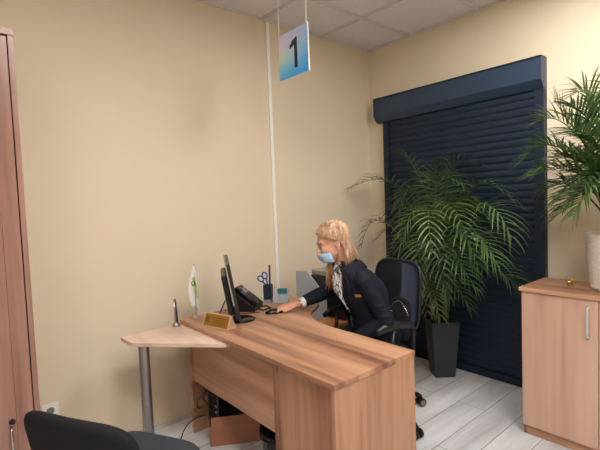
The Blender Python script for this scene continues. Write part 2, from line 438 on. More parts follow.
# local x along the big side, y thickness away from viewer
ol = [(0, 0), (.235, 0), (.235, .17), (.09, .385), (0, .395)]
def slab_xz(outl, y0, y1):
    b = B(); b.rings([[(x, y, z) for x, z in outl] for y in (y0, y1)]); return b
for y0 in (0, .066): slab_xz(ol, y0, y0+.003).done('side_wall', 'smoke_acrylic', fh)
B().box((.0005, .0035, .0005), (.003, .0655, .39)).done('back_wall', 'smoke_acrylic', fh)
B().box((.232, .0035, .0005), (.2345, .0655, .168)).done('front_wall', 'smoke_acrylic', fh)
B().box((.0035, .0035, .0005), (.2315, .0655, .003)).done('bottom', 'smoke_acrylic', fh)
B().tube([(.092, -.001, .388), (.237, -.001, .172)], .0025, 6).done('rim', 'white_plastic', fh)
pap = thing('paper_stack', 'upright stack of white papers inside the grey magazine holder', 'papers', (.272, -1.272, LC+.001), math.atan2(fh_dir.y, fh_dir.x))
slab_xz([(.012, .0045), (.222, .0045), (.222, .15), (.10, .33), (.012, .33)], .02, .045).done('paper_block', 'shirt_white', pap)

# ------------------------------------------------------------------ things on the desk
ps = thing('pen_stand', 'small chrome pen stand with upright pen on the pale corner table', 'pen stand', (.27, -2.285, T+.0005))
B().lathe([(.026, 0), (.026, .006), (.02, .018), (.011, .026), (.006, .03)], n=24).done('base', 'brushed', ps, smooth=True)
B().tube([(-.006, -.004, .02), (-.008, -.006, .165)], .0045, 8).done('holder_arm', 'chrome', ps, smooth=True)
B().tube([(.006, .004, .02), (.004, .003, .09), (.0, .0, .172)], [.0055, .0065, .003], 8).done('pen', 'dark_grey', ps, smooth=True)
B().tube([(-.008, -.006, .165), (-.004, -.002, .176), (.0, .0, .170)], .004, 8).done('clip', 'chrome', ps, smooth=True)

fl = thing('table_flag', 'little white and green flag on a clear stand at the desk corner', 'flag', (.29, -2.155, Z+.0005))
B().lathe([(.022, 0), (.022, .008), (.010, .016), (.004, .02)], n=20).done('base', 'clear_acrylic', fl, smooth=True)
B().lathe([(.006, .02), (.006, .03)], n=12).done('ferrule', 'gold', fl)
B().lathe([(.0025, .03), (.002, .35), (.004, .352), (.0005, .362)], n=8).done('pole', 'chrome', fl)
# drooping cloth: local across-direction follows the wall, folded
ax = V((.65, .76, 0)); ay = V((.76, -.65, 0))
def cloth(a0, a1, zt, zb, off, nu=10, nv=14):
    b = B(); rs = []
    for j in range(nv+1):
        q = j/nv; row = []
        for i in range(nu+1):
            p = i/nu; u = a0(q)+(a1(q)-a0(q))*p
            w = .010*math.sin(p*7+q*1.5)*q + off
            row.append(ax*u + ay*w + V((0, 0, zt(p)+(zb(p)-zt(p))*q)))
        rs.append(row)
    return b.rings(rs, cap=False, closed=False)
cloth(lambda q: -.003-.042*math.sin(min(q*1.5, 1)*PI/2)+.03*max(0, q-.66)*3*.8, lambda q: .003+.030*q**.8-.02*max(0, q-.75)*2, lambda p: .345, lambda p: .05+.03*(1-p), .003).done('cloth', 'flag_white', fl, smooth=True, solid=.001)
cloth(lambda q: -.012+.026*q, lambda q: .005+.026*q, lambda p: .27, lambda p: .135, .009).done('green_stripe', 'flag_green', fl, smooth=True, solid=.001)
b = B(); b.ell(ax*-.006+ay*.013+V((0, 0, .232)), ax*.013, ay*.004, V((0, 0, .016))).done('emblem', 'flag_dark', fl, smooth=True)
b = B(); b.ell(ax*-.007+ay*.017+V((0, 0, .234)), ax*.007, ay*.002, V((0, 0, .008))).done('emblem_centre', 'flag_white', fl, smooth=True)

# name plate: brass tent card
npa, npb = V((.478, -2.212, 0)), V((.690, -2.160, 0)); dn = (npb-npa); wn = dn.length
np_ = thing('name_plate', 'gold tent-shaped name plate standing before the monitor', 'name plate', (npa.x, npa.y, Z+.0005), math.atan2(dn.y, dn.x))
b = B(); b.rings([[(x, y, z) for y, z in ((0, 0), (.075, 0), (.043, .079), (.037, .079))] for x in (0, wn)]); b.done('body', 'plate_border', np_, bev=.001)
sl = V((0, .037, .079)).normalized(); nn = V((0, -sl.z, sl.y))
def face_box(x0, x1, t0, t1, h0, h1):
    b = B(); P = lambda x, t, h: V((x, 0, 0))+sl*t+nn*h
    b.rings([[P(x0, t0, h), P(x1, t0, h), P(x1, t1, h), P(x0, t1, h)] for h in (h0, h1)]); return b
face_box(.008, wn-.008, .008, .080, -.0005, .0015).done('gold_face', 'gold_plate', np_)
face_box(.020, .046, .030, .062, .0014, .0022).done('emblem', 'gold_dark', np_)
for i, (a, c) in enumerate(((.075, .19), (.085, .18), (.08, .17), (.095, .16))):
    face_box(a, c, .058-.013*i, .062-.013*i, .0014, .0021).done('engraved_line', 'gold_dark', np_)

# monitor (seen from its edge), screen faces the woman
mo = thing('monitor', 'black desktop monitor seen edge-on, tilted back beside the name plate', 'monitor', (.535, -2.005, Z+.0005), math.atan2(.87, .49)-PI/2)
# local +y = screen normal, x across
B().lathe([(.088, 0), (.088, .006), (.075, .012), (.03, .016)], (0, .035, 0), 32).done('base', 'black_gloss', mo, smooth=True, bev=.001)
B().box((-.03, -.012, .012), (.03, .014, .13), bev=.006).done('neck', 'black_plastic', mo)
tilt = MX.Translation((0, 0, .06)) @ MX.Rotation(R(9), 4, 'X')
B().box((-.24, -.004, 0), (.24, .022, .335), mat=tilt, bev=.004).done('bezel', 'black_plastic', mo)
B().box((-.228, .0215, .022), (.228, .0228, .322), mat=tilt).done('screen', 'black_gloss', mo)
B().box((-.241, -.0055, .09), (.241, .004, .337), mat=tilt, bev=.002).done('rim', 'beige_grey', mo)
B().box((-.17, -.042, .02), (.17, -.004, .265), mat=tilt, bev=.014).done('back_shell', 'black_plastic', mo)
B().tube([(-.10, -.03, .12), (-.14, -.06, .10), (-.17, -.09, .03), (-.18, -.10, .006), (-.10, -.14, .006)], .004, 8).done('cable', 'black_plastic', mo, smooth=True)

# desk phone
ph = thing('desk_phone', 'black desk telephone sloping on its stand behind the monitor', 'telephone', (.335, -1.785, Z+.0005), R(128))
pm = MX.Rotation(R(0), 4, 'X')
b = B(); b.rings([[(x, y, z) for y, z in ((-.085, 0), (.085, 0), (.085, .145), (.075, .152), (-.085, .028))] for x in (-.10, .10)]); b.done('body', 'black_plastic', ph, bev=.005)
pt = MX.Translation((0, -.085, .028)) @ MX.Rotation(math.atan2(.124, .16), 4, 'X')
hs = B(); hs.box((-.098, .0, .004), (-.045, .185, .026), mat=pt, bev=.008); hs.box((-.1, -.005, .0), (-.043, .045, .036), mat=pt, bev=.010); hs.box((-.1, .145, .0), (-.043, .192, .036), mat=pt, bev=.010)
hs.done('handset', 'black_gloss', ph, smooth=False)
B().box((-.02, .125, .001), (.085, .175, .004), mat=pt).done('display', 'mid_grey', ph)
for r_ in range(4):
    for q in range(3):
        B().box((-.015+q*.033, .015+r_*.026, .001), (.010+q*.033, .033+r_*.026, .006), mat=pt, bev=.001).done('key', 'dark_grey', ph)
B().tube([(-.07, -.09, .02), (-.06, -.13, .006), (-.0, -.17, .006), (.06, -.12, .006), (.02, -.09, .012)], .005, 8).done('coiled_cord', 'black_plastic', ph, smooth=True)

# mouse
ms = thing('computer_mouse', 'black computer mouse under the hand of the woman', 'computer mouse', (.578, -1.735, Z+.0005), math.atan2(-.9, -.43))
b = B(); rs = []
for i in range(9):
    q = i/8; x = -.058+.116*q; w = .031*math.sin(PI*(.08+.84*q))**.5; h = .036*math.sin(PI*(.1+.8*q))**.6*(1-.25*q)
    rs.append([(x, w*math.cos(a), max(0, h*math.sin(a))) for a in [PI*j/10 for j in range(11)]])
b.rings(rs).done('shell', 'black_gloss', ms, smooth=True)
B().lathe([(.004, 0), (.004, .006)], (.03, 0, .027), 10).done('scroll_wheel', 'dark_grey', ms)
cb = B().tube([(.5, -1.80, Z+.005), (.46, -1.86, Z+.004), (.42, -1.90, Z+.004), (.40, -1.96, Z+.004)], .003, 6); o = cb.done('mouse_cable', 'black_plastic', None, smooth=True)
tag(o, 'thin black cable lying on the desk from the mouse toward the monitor', 'cable')

# pencil cup, scissors, ruler, card holder
pcx, pcy = .285, -1.565
pc = thing('pencil_cup', 'dark square pencil cup holding scissors and a ruler', 'pencil cup', (pcx, pcy, Z+.0005), R(40))
b = B(); h = .030
for lo, hi in (((-h, -h, 0), (h, h, .004)), ((-h, -h, .004), (-h+.003, h, .13)), ((h-.003, -h, .004), (h, h, .13)), ((-h+.003, -h, .004), (h-.003, -h+.003, .13)), ((-h+.003, h-.003, .004), (h-.003, h, .13))): b.box(lo, hi)
b.done('cup', 'cup_dark', pc)
B().box((-h-.001, -h-.001, 0), (h+.001, h+.001, .022)).done('clear_foot', 'clear_acrylic', pc)
sc = thing('scissors', 'scissors with blue looped handles standing in the pencil cup', 'scissors', (pcx-.004, pcy-.002, Z+.006), R(49))
def ring(cx_, cz_, ra, rb, tilt_):
    pts = []
    for j in range(17):
        a = 2*PI*j/16; x, z_ = ra*math.cos(a), rb*math.sin(a)
        pts.append((cx_+x*math.cos(tilt_)-z_*math.sin(tilt_), 0, cz_+x*math.sin(tilt_)+z_*math.cos(tilt_)))
    return pts
for sgn, cx_, cz_, tl in ((1, -.048, .168, .9), (-1, -.018, .192, .15)):
    bl = B().box((-.006, -.0015*sgn-.001, .004), (.004, -.0015*sgn+.001, .12), mat=MX.Rotation(R(4*sgn), 4, 'Y')).done('blade', 'brushed', sc)
    hd = B(); hd.tube(ring(cx_, cz_, .018, .024, tl), .0056, 8); hd.tube([(-.001*sgn, 0, .115), (cx_+.012, 0, cz_-.022)], .006, 8); hd.done('handle', 'blue_plastic', sc, smooth=True)
ru = tag(B().box((-.007, -.001, 0), (.007, .001, .27), mat=MX.Translation((pcx+.006, pcy+.009, Z+.006)) @ MX.Rotation(R(45), 4, 'Z') @ MX.Rotation(R(1.5), 4, 'Y')).done('ruler', 'blue_dark'), 'dark blue ruler standing upright in the pencil cup', 'ruler')
ch = thing('card_holder', 'clear acrylic desk organiser with small compartments beside the pencil cup', 'desk organiser', (.362, -1.505, Z+.0005), R(42))
b = B()
for lo, hi in (((-.055, -.04, 0), (.055, .04, .003)), ((-.055, -.04, .003), (.055, -.037, .045)), ((-.055, .037, .003), (.055, .04, .085)), ((-.055, -.037, .003), (-.052, .037, .06)), ((.052, -.037, .003), (.055, .037, .06)), ((-.052, -.001, .003), (.052, .002, .06))): b.box(lo, hi)
b.done('tray', 'clear_acrylic', ch)
b = B(); random.seed(3)
for i in range(9):
    x = random.uniform(-.04, .04); b.tube([(x, -.03+random.uniform(0, .02), .006), (x+random.uniform(-.02, .02), -.02, .035+random.uniform(0, .02))], .0022, 5)
clips = b.done('paper_clips', 'brushed', None, smooth=True); clips.location = ch.location; clips.rotation_euler = ch.rotation_euler
tag(clips, 'loose metal paper clips in the clear desk organiser', 'paper clips', kind='stuff')
tc = B(); tc.box((-.035, .005, .004), (.035, .02, .098)); o = tc.done('card_stack', 'teal', None); o.location = (.372, -1.50, Z+.0005); o.rotation_euler = (0, 0, R(42))
tag(o, 'teal stack of cards standing in the clear desk organiser', 'cards')

# ------------------------------------------------------------------ under the desk
tw = thing('computer_tower', 'black computer tower under the desk behind the cardboard box', 'computer', (.3475, -1.90, 0), R(90))
B().box((-.19, -.0625, .012), (.19, .0625, .41), bev=.004).done('case', 'black_plastic', tw)
B().box((-.199, -.0625, .014), (-.1905, .0625, .408), bev=.002).done('front_bezel', 'black_plastic', tw)
B().box((-.1995, -.064, .02), (-.193, -.0626, .40)).done('trim_strip', 'mid_grey', tw)
for i in range(3): B().box((-.2005, -.050, .10+.04*i), (-.199, -.035, .112+.04*i)).done('indicator', 'white_plastic', tw)
for sx_ in (-1, 1):
    for sy_ in (-1, 1): B().lathe([(.014, 0), (.014, .0125)], (sx_*.15, sy_*.045, 0), 10).done('foot', 'black_plastic', tw)
bx = thing('cardboard_box', 'low open brown cardboard box on the floor beneath the desk', 'box', (.494, -2.205, 0), math.atan2(.27, .166))
b = B(); l_, w_, h_ = .33, .078, .128
b.box((0, 0, 0), (l_, w_, .006)); b.box((0, 0, .006), (.005, w_, h_)); b.box((l_-.005, 0, .006), (l_, w_, h_)); b.box((.005, 0, .006), (l_-.005, .005, h_)); b.box((.005, w_-.005, .006), (l_-.005, w_, h_))
b.done('carton', 'card', bx, bev=.001)
B().box((0, .001, 0), (.004, w_-.001, .07), mat=MX.Translation((0.0, 0, h_+.001)) @ MX.Rotation(R(-14), 4, 'Y')).done('flap', 'card', bx)
B().box((.01, 0, 0), (l_-.01, .004, .05), mat=MX.Translation((0, .0, h_+.001)) @ MX.Rotation(R(-25), 4, 'X')).done('flap', 'card', bx)
wb = thing('waste_bin', 'black ribbed waste bin beneath the desk beside the drawer pedestal', 'bin', (1.02, -2.05, 0))
b = B(); n = 48; rs = []
for r_, z_ in ((.085, 0), (.105, .25), (.109, .252), (.109, .265), (.10, .265), (.08, .02)):
    rs.append([((r_*(1+(.02 if j % 2 and z_ < .251 else 0)))*math.cos(2*PI*j/n), (r_*(1+(.02 if j % 2 and z_ < .251 else 0)))*math.sin(2*PI*j/n), z_) for j in range(n)])
b.rings(rs).done('bucket', 'black_plastic', wb)
bl = B(); rs = []
for z_, r_ in ((.2, .085), (.27, .103), (.29, .11), (.24, .118)): rs.append([(r_*(1+.05*math.sin(5*a+z_*40))*math.cos(a), r_*(1+.05*math.sin(5*a+z_*40))*math.sin(a), z_+.008*math.sin(7*a)) for a in [2*PI*j/40 for j in range(40)]])
bl.rings(rs, cap=False).done('bin_liner', 'black_gloss', wb, smooth=True)
for nm, pts, lb in (('power_cable', [(.283, -2.14, .62), (.33, -2.15, .48), (.36, -2.13, .38), (.345, -2.16, .33), (.37, -2.15, .29), (.35, -2.17, .25), (.39, -2.14, .20), (.37, -2.13, .14)], 'black power cable looping down inside the desk end panel'),
                    ('power_cable', [(.30, -2.12, .60), (.37, -2.12, .46), (.385, -2.135, .36), (.36, -2.14, .30), (.33, -2.17, .26), (.31, -2.19, .22), (.335, -2.195, .19), (.36, -2.18, .20)], 'second black cable with a small loop beside the computer tower'),
                    ('power_cable', [(.42, -2.17, .17), (.39, -2.20, .16), (.34, -2.24, .13), (.30, -2.27, .08), (.28, -2.29, .03), (.28, -2.30, .006), (.30, -2.34, .006)], 'dark cable trailing from the box down to the floor')):
    cp = []
    P = [V(p) for p in pts]
    for i in range(len(P)-1):
        p0, p1, p2, p3 = P[max(i-1, 0)], P[i], P[i+1], P[min(i+2, len(P)-1)]
        for j in range(5):
            t_ = j/5; cp.append(.5*((2*p1)+(-p0+p2)*t_+(2*p0-5*p1+4*p2-p3)*t_*t_+(-p0+3*p1-3*p2+p3)*t_**3))
    cp.append(P[-1])
    tag(B().tube(cp, .0038, 6).done(nm, 'black_plastic', None, smooth=True), lb, 'cable')

# ------------------------------------------------------------------ task chair (local: faces -y)
CH = (.945, -1.185, 0)
oc = thing('office_chair', 'black mesh-backed swivel office chair the woman sits on', 'chair', CH, R(-8))
b = B(); b.lathe([(.034, .09), (.034, .16), (.026, .165), (.026, .30), (.018, .305), (.018, .40)], n=20).done('gas_column', 'black_plastic', oc, smooth=True, bev=.001)
for k_ in range(5):
    a = R(3+72*k_); d_ = V((math.cos(a), math.sin(a), 0))
    l_ = B().tube([d_*.03+V((0, 0, .125)), d_*.19+V((0, 0, .112)), d_*.355+V((0, 0, .085)), d_*.38+V((0, 0, .066))], [.026, .022, .017, .014], 10).done('base_leg', 'black_plastic', oc, smooth=True)
    s_ = V((-d_.y, d_.x, 0)); c_ = d_*.38+V((0, 0, .03))
    w = B()
    for q in (-.02, .02):
        w.rings([[c_+s_*(q+e)+d_*(.029*math.cos(2*PI*j/20)*rr)+V((0, 0, .029*math.sin(2*PI*j/20)*rr)) for j in range(20)] for e, rr in ((-.011, .85), (-.009, 1), (.009, 1), (.011, .85))])
    w.tube([c_-s_*.02, c_+s_*.02], .008, 8); w.tube([c_+V((0, 0, .0)), c_+V((0, 0, .05))], .008, 8)
    w.done('caster', 'black_plastic', l_, smooth=False)
    w = B()
    for q in (-.0315, .0315):
        w.rings([[c_+s_*(q+e)+d_*(.019*math.cos(2*PI*j/20))+V((0, 0, .019*math.sin(2*PI*j/20))) for j in range(20)] for e in (-.001, .001)])
    w.done('caster_disc', 'mid_grey', l_)
B().box((-.11, -.14, .40), (.11, .14, .425), bev=.008).done('mechanism', 'black_plastic', oc)
b = B(); rs = []
for z_, k_ in ((.425, .9), (.432, 1), (.475, 1), (.492, .95), (.497, .8)):
    rs.append([(.235*k_*math.copysign(abs(math.cos(a))**.45, math.cos(a)), -.02+.225*k_*math.copysign(abs(math.sin(a))**.45, math.sin(a)), z_) for a in [2*PI*j/40 for j in range(40)]])
b.rings(rs).done('seat', 'black_fabric', oc, smooth=True)
# back frame outline in (x, z); follows a curved back surface
def backy(x, z): return .245+.10*(z-.60)-.35*x*x*1.0
outl = []
for j in range(48):
    a = 2*PI*j/48; cx_, sz_ = math.cos(a), math.sin(a)
    w_ = .215 + .015*max(0, sz_)
    outl.append((w_*math.copysign(abs(cx_)**.42, cx_), .82+.235*math.copysign(abs(sz_)**.42, sz_)-.02*(cx_*cx_ if sz_ > 0 else 0)))
pts = [V((x, backy(x, z_), z_)) for x, z_ in outl]
b = B(); b.tube(pts+[pts[0]], .0125, 8, cap=False).done('back_frame', 'black_plastic', oc, smooth=True)
b = B(); rs = []
for k_ in (.985, .75, .5, .25, .02): rs.append([V((x*k_, backy(x*k_, .82+(z_-.82)*k_), .82+(z_-.82)*k_)) for x, z_ in outl])
b.rings(rs).done('mesh_back', 'chair_mesh', oc, smooth=True)
B().tube([(0, .10, .41), (0, .22, .42), (0, .275, .48), (0, .275, .62)], [.03, .03, .028, .02], 10, flat=.5).done('back_support', 'black_plastic', oc, smooth=True)
for s_ in (-1, 1):
    ar = B().tube([(s_*.20, .10, .425), (s_*.275, .11, .43), (s_*.298, .09, .55), (s_*.30, .10, .66), (s_*.295, .07, .692), (s_*.285, -.04, .708), (s_*.275, -.15, .700), (s_*.272, -.20, .680)], [.014, .015, .015, .016, .02, .026, .026, .02], 10, flat=.75).done('armrest', 'black_plastic', oc, smooth=True)
    B().tube([(s_*.20, -.10, .425), (s_*.272, -.11, .435), (s_*.288, -.09, .55), (s_*.285, -.06, .698)], .013, 8).done('armrest_strut', 'black_plastic', ar, smooth=True)

# ------------------------------------------------------------------ visitor chair
vf = V((-.47, .88, 0)).normalized()
vc = thing('visitor_chair', 'black visitor chair with low curved backrest beside the wardrobe', 'chair', (1.035, -2.855, 0), math.atan2(vf.y, vf.x)-PI/2)
# local: faces +y
b = B(); rs = []
for z_, k_ in ((.38, .94), (.39, 1), (.418, 1), (.432, .96), (.436, .8)):
    rs.append([(.24*k_*math.copysign(abs(math.cos(a))**.4, math.cos(a)), .23*k_*math.copysign(abs(math.sin(a))**.4, math.sin(a)), z_) for a in [2*PI*j/48 for j in range(48)]])
b.rings(rs).done('seat', 'seat_fabric', vc, smooth=True)
b = B(); rs = []
def vb(x, z): return -.235-.20*(z-.5)+.55*x*x
for k_, oy in ((.80, -.024), (.95, -.020), (1.0, -.008), (1.0, .008), (.95, .022), (.80, .028)):
    row = []
    for j in range(56):
        a = 2*PI*j/56; cx_, sz_ = math.cos(a), math.sin(a)
        x = .272*k_*math.copysign(abs(cx_)**.4, cx_); z_ = .608+.150*k_*math.copysign(abs(sz_)**.5, sz_)+.012*(1-(x/.262)**2)*(1 if sz_ > 0 else 0)
        row.append((x, vb(x, z_)+oy, z_))
    rs.append(row)
b.rings(rs).done('backrest', 'black_fabric', vc, smooth=True)
for s_ in (-1, 1):
    B().tube([(s_*.20, -.29, .012), (s_*.205, -.22, .30), (s_*.20, -.205, .42), (s_*.20, -.215, .50), (s_*.19, -.235, .62)], .011, 10).done('leg', 'black_plastic', vc, smooth=True)
    B().tube([(s_*.22, .25, .012), (s_*.21, .20, .30), (s_*.205, .185, .39)], .011, 10).done('leg', 'black_plastic', vc, smooth=True)
    B().tube([(s_*.206, -.20, .375), (s_*.206, .185, .375)], .010, 8).done('seat_rail', 'black_plastic', vc, smooth=True)
    for yy in (-.29, .25): B().lathe([(.016, 0), (.016, .014)], (s_*(.2 if yy < 0 else .22), yy, 0), 12).done('foot_cap', 'black_plastic', vc)

# ------------------------------------------------------------------ right-hand cabinet
rc = thing('storage_cabinet', 'low pale wood two-door cabinet with walnut top by the cream wall', 'cabinet', (0, 0, 0))
x0, x1, yf, yb = 1.742, 2.545, -.70, -.30
B().box((x0-.012, yf-.014, .902), (x1+.012, yb+.002, .927)).done('top_board', 'walnut_x', rc, bev=.002)
B().box((x0, yf+.019, 0), (x0+.018, yb, .9015)).done('side_panel', 'walnut_z_shaded', rc)
B().box((x1-.018, yf+.019, 0), (x1, yb, .9015)).done('side_panel', 'walnut_z_shaded', rc)
B().box((x0+.0185, yb-.006, .07), (x1-.0185, yb, .9015)).done('back_board', 'walnut_z_shaded', rc)
B().box((x0+.0185, yf+.02, .0), (x1-.0185, yf+.038, .066)).done('plinth', 'walnut_x', rc)
B().box((x0+.0185, yf+.039, .050), (x1-.0185, yb-.007, .068)).done('bottom_board', 'walnut_x', rc)
for a, c, hx in ((x0, 2.1415, 2.097), (2.1455, x1, 2.19)):
    d = B().box((a, yf, .062), (c, yf+.018, .898)).done('door', 'maple_z', rc, bev=.001)
    bar_handle(d, (hx, yf, .772), .17, (0, -.026, 0), mat='satin', r=.0065)

# gold figurine
fg = thing('gold_figurine', 'tiny gold animal figurine on the cabinet top beside the white pot', 'figurine', (1.945, -.50, .9275), R(40))
b = B()
b.ell((0, 0, .022), .016, .009, .010); b.ell((.014, 0, .034), .008, .006, .011); b.ell((.022, 0, .044), .009, .006, .007)
for x, y in ((-.01, -.005), (-.01, .005), (.01, -.005), (.01, .005)): b.tube([(x, y, .02), (x*1.25, y*1.4, .0)], [.0045, .0032], 8)
b.tube([(-.014, 0, .026), (-.024, 0, .04), (-.018, 0, .054)], [.004, .003, .002], 8)
for y in (-.004, .004): b.tube([(.019, y, .048), (.017, y*1.5, .058)], [.003, .001], 6)
remeshed(b, 'body', 'gold', fg, .0022, 1)
b = B(); b.lathe([(.022, 0), (.022, .0025), (.018, .004)], n=20).done('base', 'gold', fg)

# ------------------------------------------------------------------ palms
def bez(p0, p1, p2, t): return p0*(1-t)**2+p1*(2*t*(1-t))+p2*t*t
def frond(parent, base, via, tip, mat, leaf=.24, n=22, seed=0, droop=1.0, rach='stem_green', ymax=-.075, start=.22, xmin=.03):
    rnd = random.Random(seed)
    base, via, tip = V(base), V(via), V(tip)
    ctl = via*2-(base+tip)*.5
    b = B(); pts = [bez(base, ctl, tip, i/14) for i in range(15)]
    b.tube(pts, [.006-.0045*i/14 for i in range(15)], 6)
    ln = sum((pts[i+1]-pts[i]).length for i in range(14))
    for i in range(n):
        t = start+(1-start)*(i+.4)/n
        p = bez(base, ctl, tip, t); tg = (bez(base, ctl, tip, min(1, t+.02))-bez(base, ctl, tip, t-.02)).normalized()
        side = tg.cross(V((0, 0, 1)))
        if side.length < .15: side = tg.cross(V((.6, -.6, .4)))
        side.normalize(); upv = side.cross(tg).normalized()
        q = (t-start)/(1-start)
        L_ = leaf*1.42*(.55+.45*math.sin(PI*min(1, .15+q*.85)))*(1.0-.25*q)*rnd.uniform(.88, 1.1)
        for s_ in (-1, 1):
            d0 = (tg*(.42+.62*q*q)+side*s_*(1.0-.45*q*q)+upv*(.42+rnd.uniform(-.22, .18))).normalized()
            w0 = .0071*rnd.uniform(.8, 1.15); cur = p.copy(); d_ = d0.copy(); l_pts = [cur.copy()]
            K = 5
            for k_ in range(K):
                cur = cur+d_*(L_/K); l_pts.append(cur.copy())
                d_ = (d_+V((0, 0, -.17*droop*(1+.25*k_)))).normalized()
            ws = [.35, 1, .95, .75, .45, .04]
            vs = []
            for k_, c_ in enumerate(l_pts):
                if c_.y > ymax: c_.y = ymax-rnd.uniform(0, .01)
                if c_.x < xmin: c_.x = xmin
                tt = (l_pts[min(k_+1, K)]-l_pts[max(k_-1, 0)]); tt = tt.normalized() if tt.length > 1e-6 else d0
                wv = tt.cross(upv); wv = wv.normalized() if wv.length > .05 else side
                nv = wv.cross(tt)
                vs.append([b.bm.verts.new(c_+wv*w0*ws[k_]+nv*w0*ws[k_]*.35), b.bm.verts.new(c_), b.bm.verts.new(c_-wv*w0*ws[k_]+nv*w0*ws[k_]*.35)])
            for u_, v_ in zip(vs, vs[1:]):
                b.bm.faces.new((u_[0], u_[1], v_[1], v_[0])); b.bm.faces.new((u_[1], u_[2], v_[2], v_[1]))
    return b.done('frond', mat, parent, smooth=True)

PC = V((.905, -.235, 0))
pa = thing('potted_palm', 'tall areca palm in a dark square planter in front of the shutter', 'potted plant', (0, 0, 0))
def sq(hw, z, rot, c): return [(c.x+hw*math.sqrt(2)*math.cos(rot+PI/4+PI/2*j), c.y+hw*math.sqrt(2)*math.sin(rot+PI/4+PI/2*j), z) for j in range(4)]
ra = R(49.5)-PI/2*0
b = B(); b.rings([sq(.082, 0, ra, PC), sq(.115, .47, ra, PC), sq(.105, .47, ra, PC), sq(.100, .42, ra, PC)]).done('planter', 'planter', pa, bev=.003)
b = B(); b.rings([sq(.0995, .421, ra, PC), sq(.098, .432, ra, PC)]).done('soil', 'soil', pa)
rnd = random.Random(5)
tops = []
for i in range(9):
    a = rnd.uniform(0, 6.28); r_ = rnd.uniform(.01, .06)
    p0 = PC+V((r_*math.cos(a), r_*math.sin(a), .43)); hgt = rnd.uniform(.25, .55)
    p1 = p0+V((.12*math.cos(a)*hgt, .12*math.sin(a)*hgt-.05*hgt, hgt))
    tops.append(p1)
    B().tube([p0, p0*.5+p1*.5+V((.006*math.cos(a), .006*math.sin(a), 0)), p1], [.011, .010, .007], 8).done('cane', 'stem_brown' if i % 3 == 0 else 'stem_green', pa, smooth=True)
FR = [
((0.531, -0.28, 1.59), (0.071, -0.42, 1.595), .17, 'leaf'), ((0.72, -0.25, 1.691), (0.502, -0.3, 1.883), .17, 'leaf'), ((0.439, -0.4, 1.302), (0.271, -0.5, 1.061), .15, 'leaf_dry'),
((0.971, -0.2, 1.633), (1.191, -0.16, 1.744), .2, 'leaf'), ((1.159, -0.2, 1.542), (1.50, -0.22, 1.44), .2, 'leaf'), ((1.313, -0.35, 1.404), (1.58, -0.45, 1.19), .26, 'leaf_bright'),
((1.269, -0.42, 1.2), (1.50, -0.5, 1.02), .26, 'leaf_bright'), ((1.281, -0.3, 0.978), (1.58, -0.35, 0.85), .24, 'leaf'), ((0.907, -0.45, 1.198), (0.932, -0.6, 0.781), .22, 'leaf_bright'),
((1.053, -0.5, 1.184), (1.183, -0.62, 0.774), .22, 'leaf'), ((0.643, -0.35, 1.137), (0.509, -0.45, 0.912), .2, 'leaf_bright'), ((0.597, -0.2, 1.435), (0.356, -0.25, 1.349), .17, 'leaf'),
((0.858, -0.2, 1.514), (0.889, -0.18, 1.763), .18, 'leaf'), ((1.028, -0.2, 1.345), (1.277, -0.2, 1.345), .2, 'leaf'), ((1.181, -0.55, 1.104), (1.404, -0.62, 0.848), .22, 'leaf'),
((0.784, -0.4, 1.355), (0.735, -0.55, 1.077), .2, 'leaf_bright'), ((0.989, -0.5, 1.399), (1.125, -0.7, 1.08), .2, 'leaf_bright'), ((1.204, -0.5, 1.286), (1.417, -0.6, 0.999), .24, 'leaf'),
((0.821, -0.4, 0.967), (0.672, -0.45, 0.721), .2, 'leaf'), ((1.076, -0.45, 0.893), (1.302, -0.5, 0.667), .2, 'leaf'), ((0.51, -0.16, 1.252), (0.2, -0.2, 1.105), .15, 'leaf'),
((1.046, -0.15, 1.466), (1.367, -0.15, 1.228), .22, 'leaf'), ((1.046, -0.35, 1.431), (1.322, -0.55, 1.184), .22, 'leaf_bright'), ((0.879, -0.35, 0.816), (1.024, -0.45, 0.55), .17, 'leaf_bright'),
((0.831, -0.35, 0.768), (0.916, -0.45, 0.56), .15, 'leaf_dry'), ((0.983, -0.4, 1.553), (1.256, -0.5, 1.577), .2, 'leaf'), ((0.724, -0.35, 1.522), (0.687, -0.5, 1.36), .18, 'leaf'),
((0.70, -0.22, 1.20), (0.52, -0.30, 1.02), .2, 'leaf'), ((1.10, -0.25, 1.15), (1.32, -0.33, 1.05), .22, 'leaf'), ((0.86, -0.30, 1.05), (0.80, -0.42, .80), .2, 'leaf'), ((.98, -.28, 1.02), (1.10, -.40, .78), .2, 'leaf')]
for i, (v_, t_, lf, mt) in enumerate(FR):
    v_, t_ = V(v_), V(t_)
    best = min(tops, key=lambda q: (q-v_).length+max(0, q.z-v_.z+.05)*5)
    n_ = 12 if mt == 'leaf_dry' else 16
    frond(pa, best-V((0, 0, .06)), v_, t_, mt, lf, 11 if i == 2 else n_, i, droop=1.15 if lf > .21 else .85, rach='stem_green')

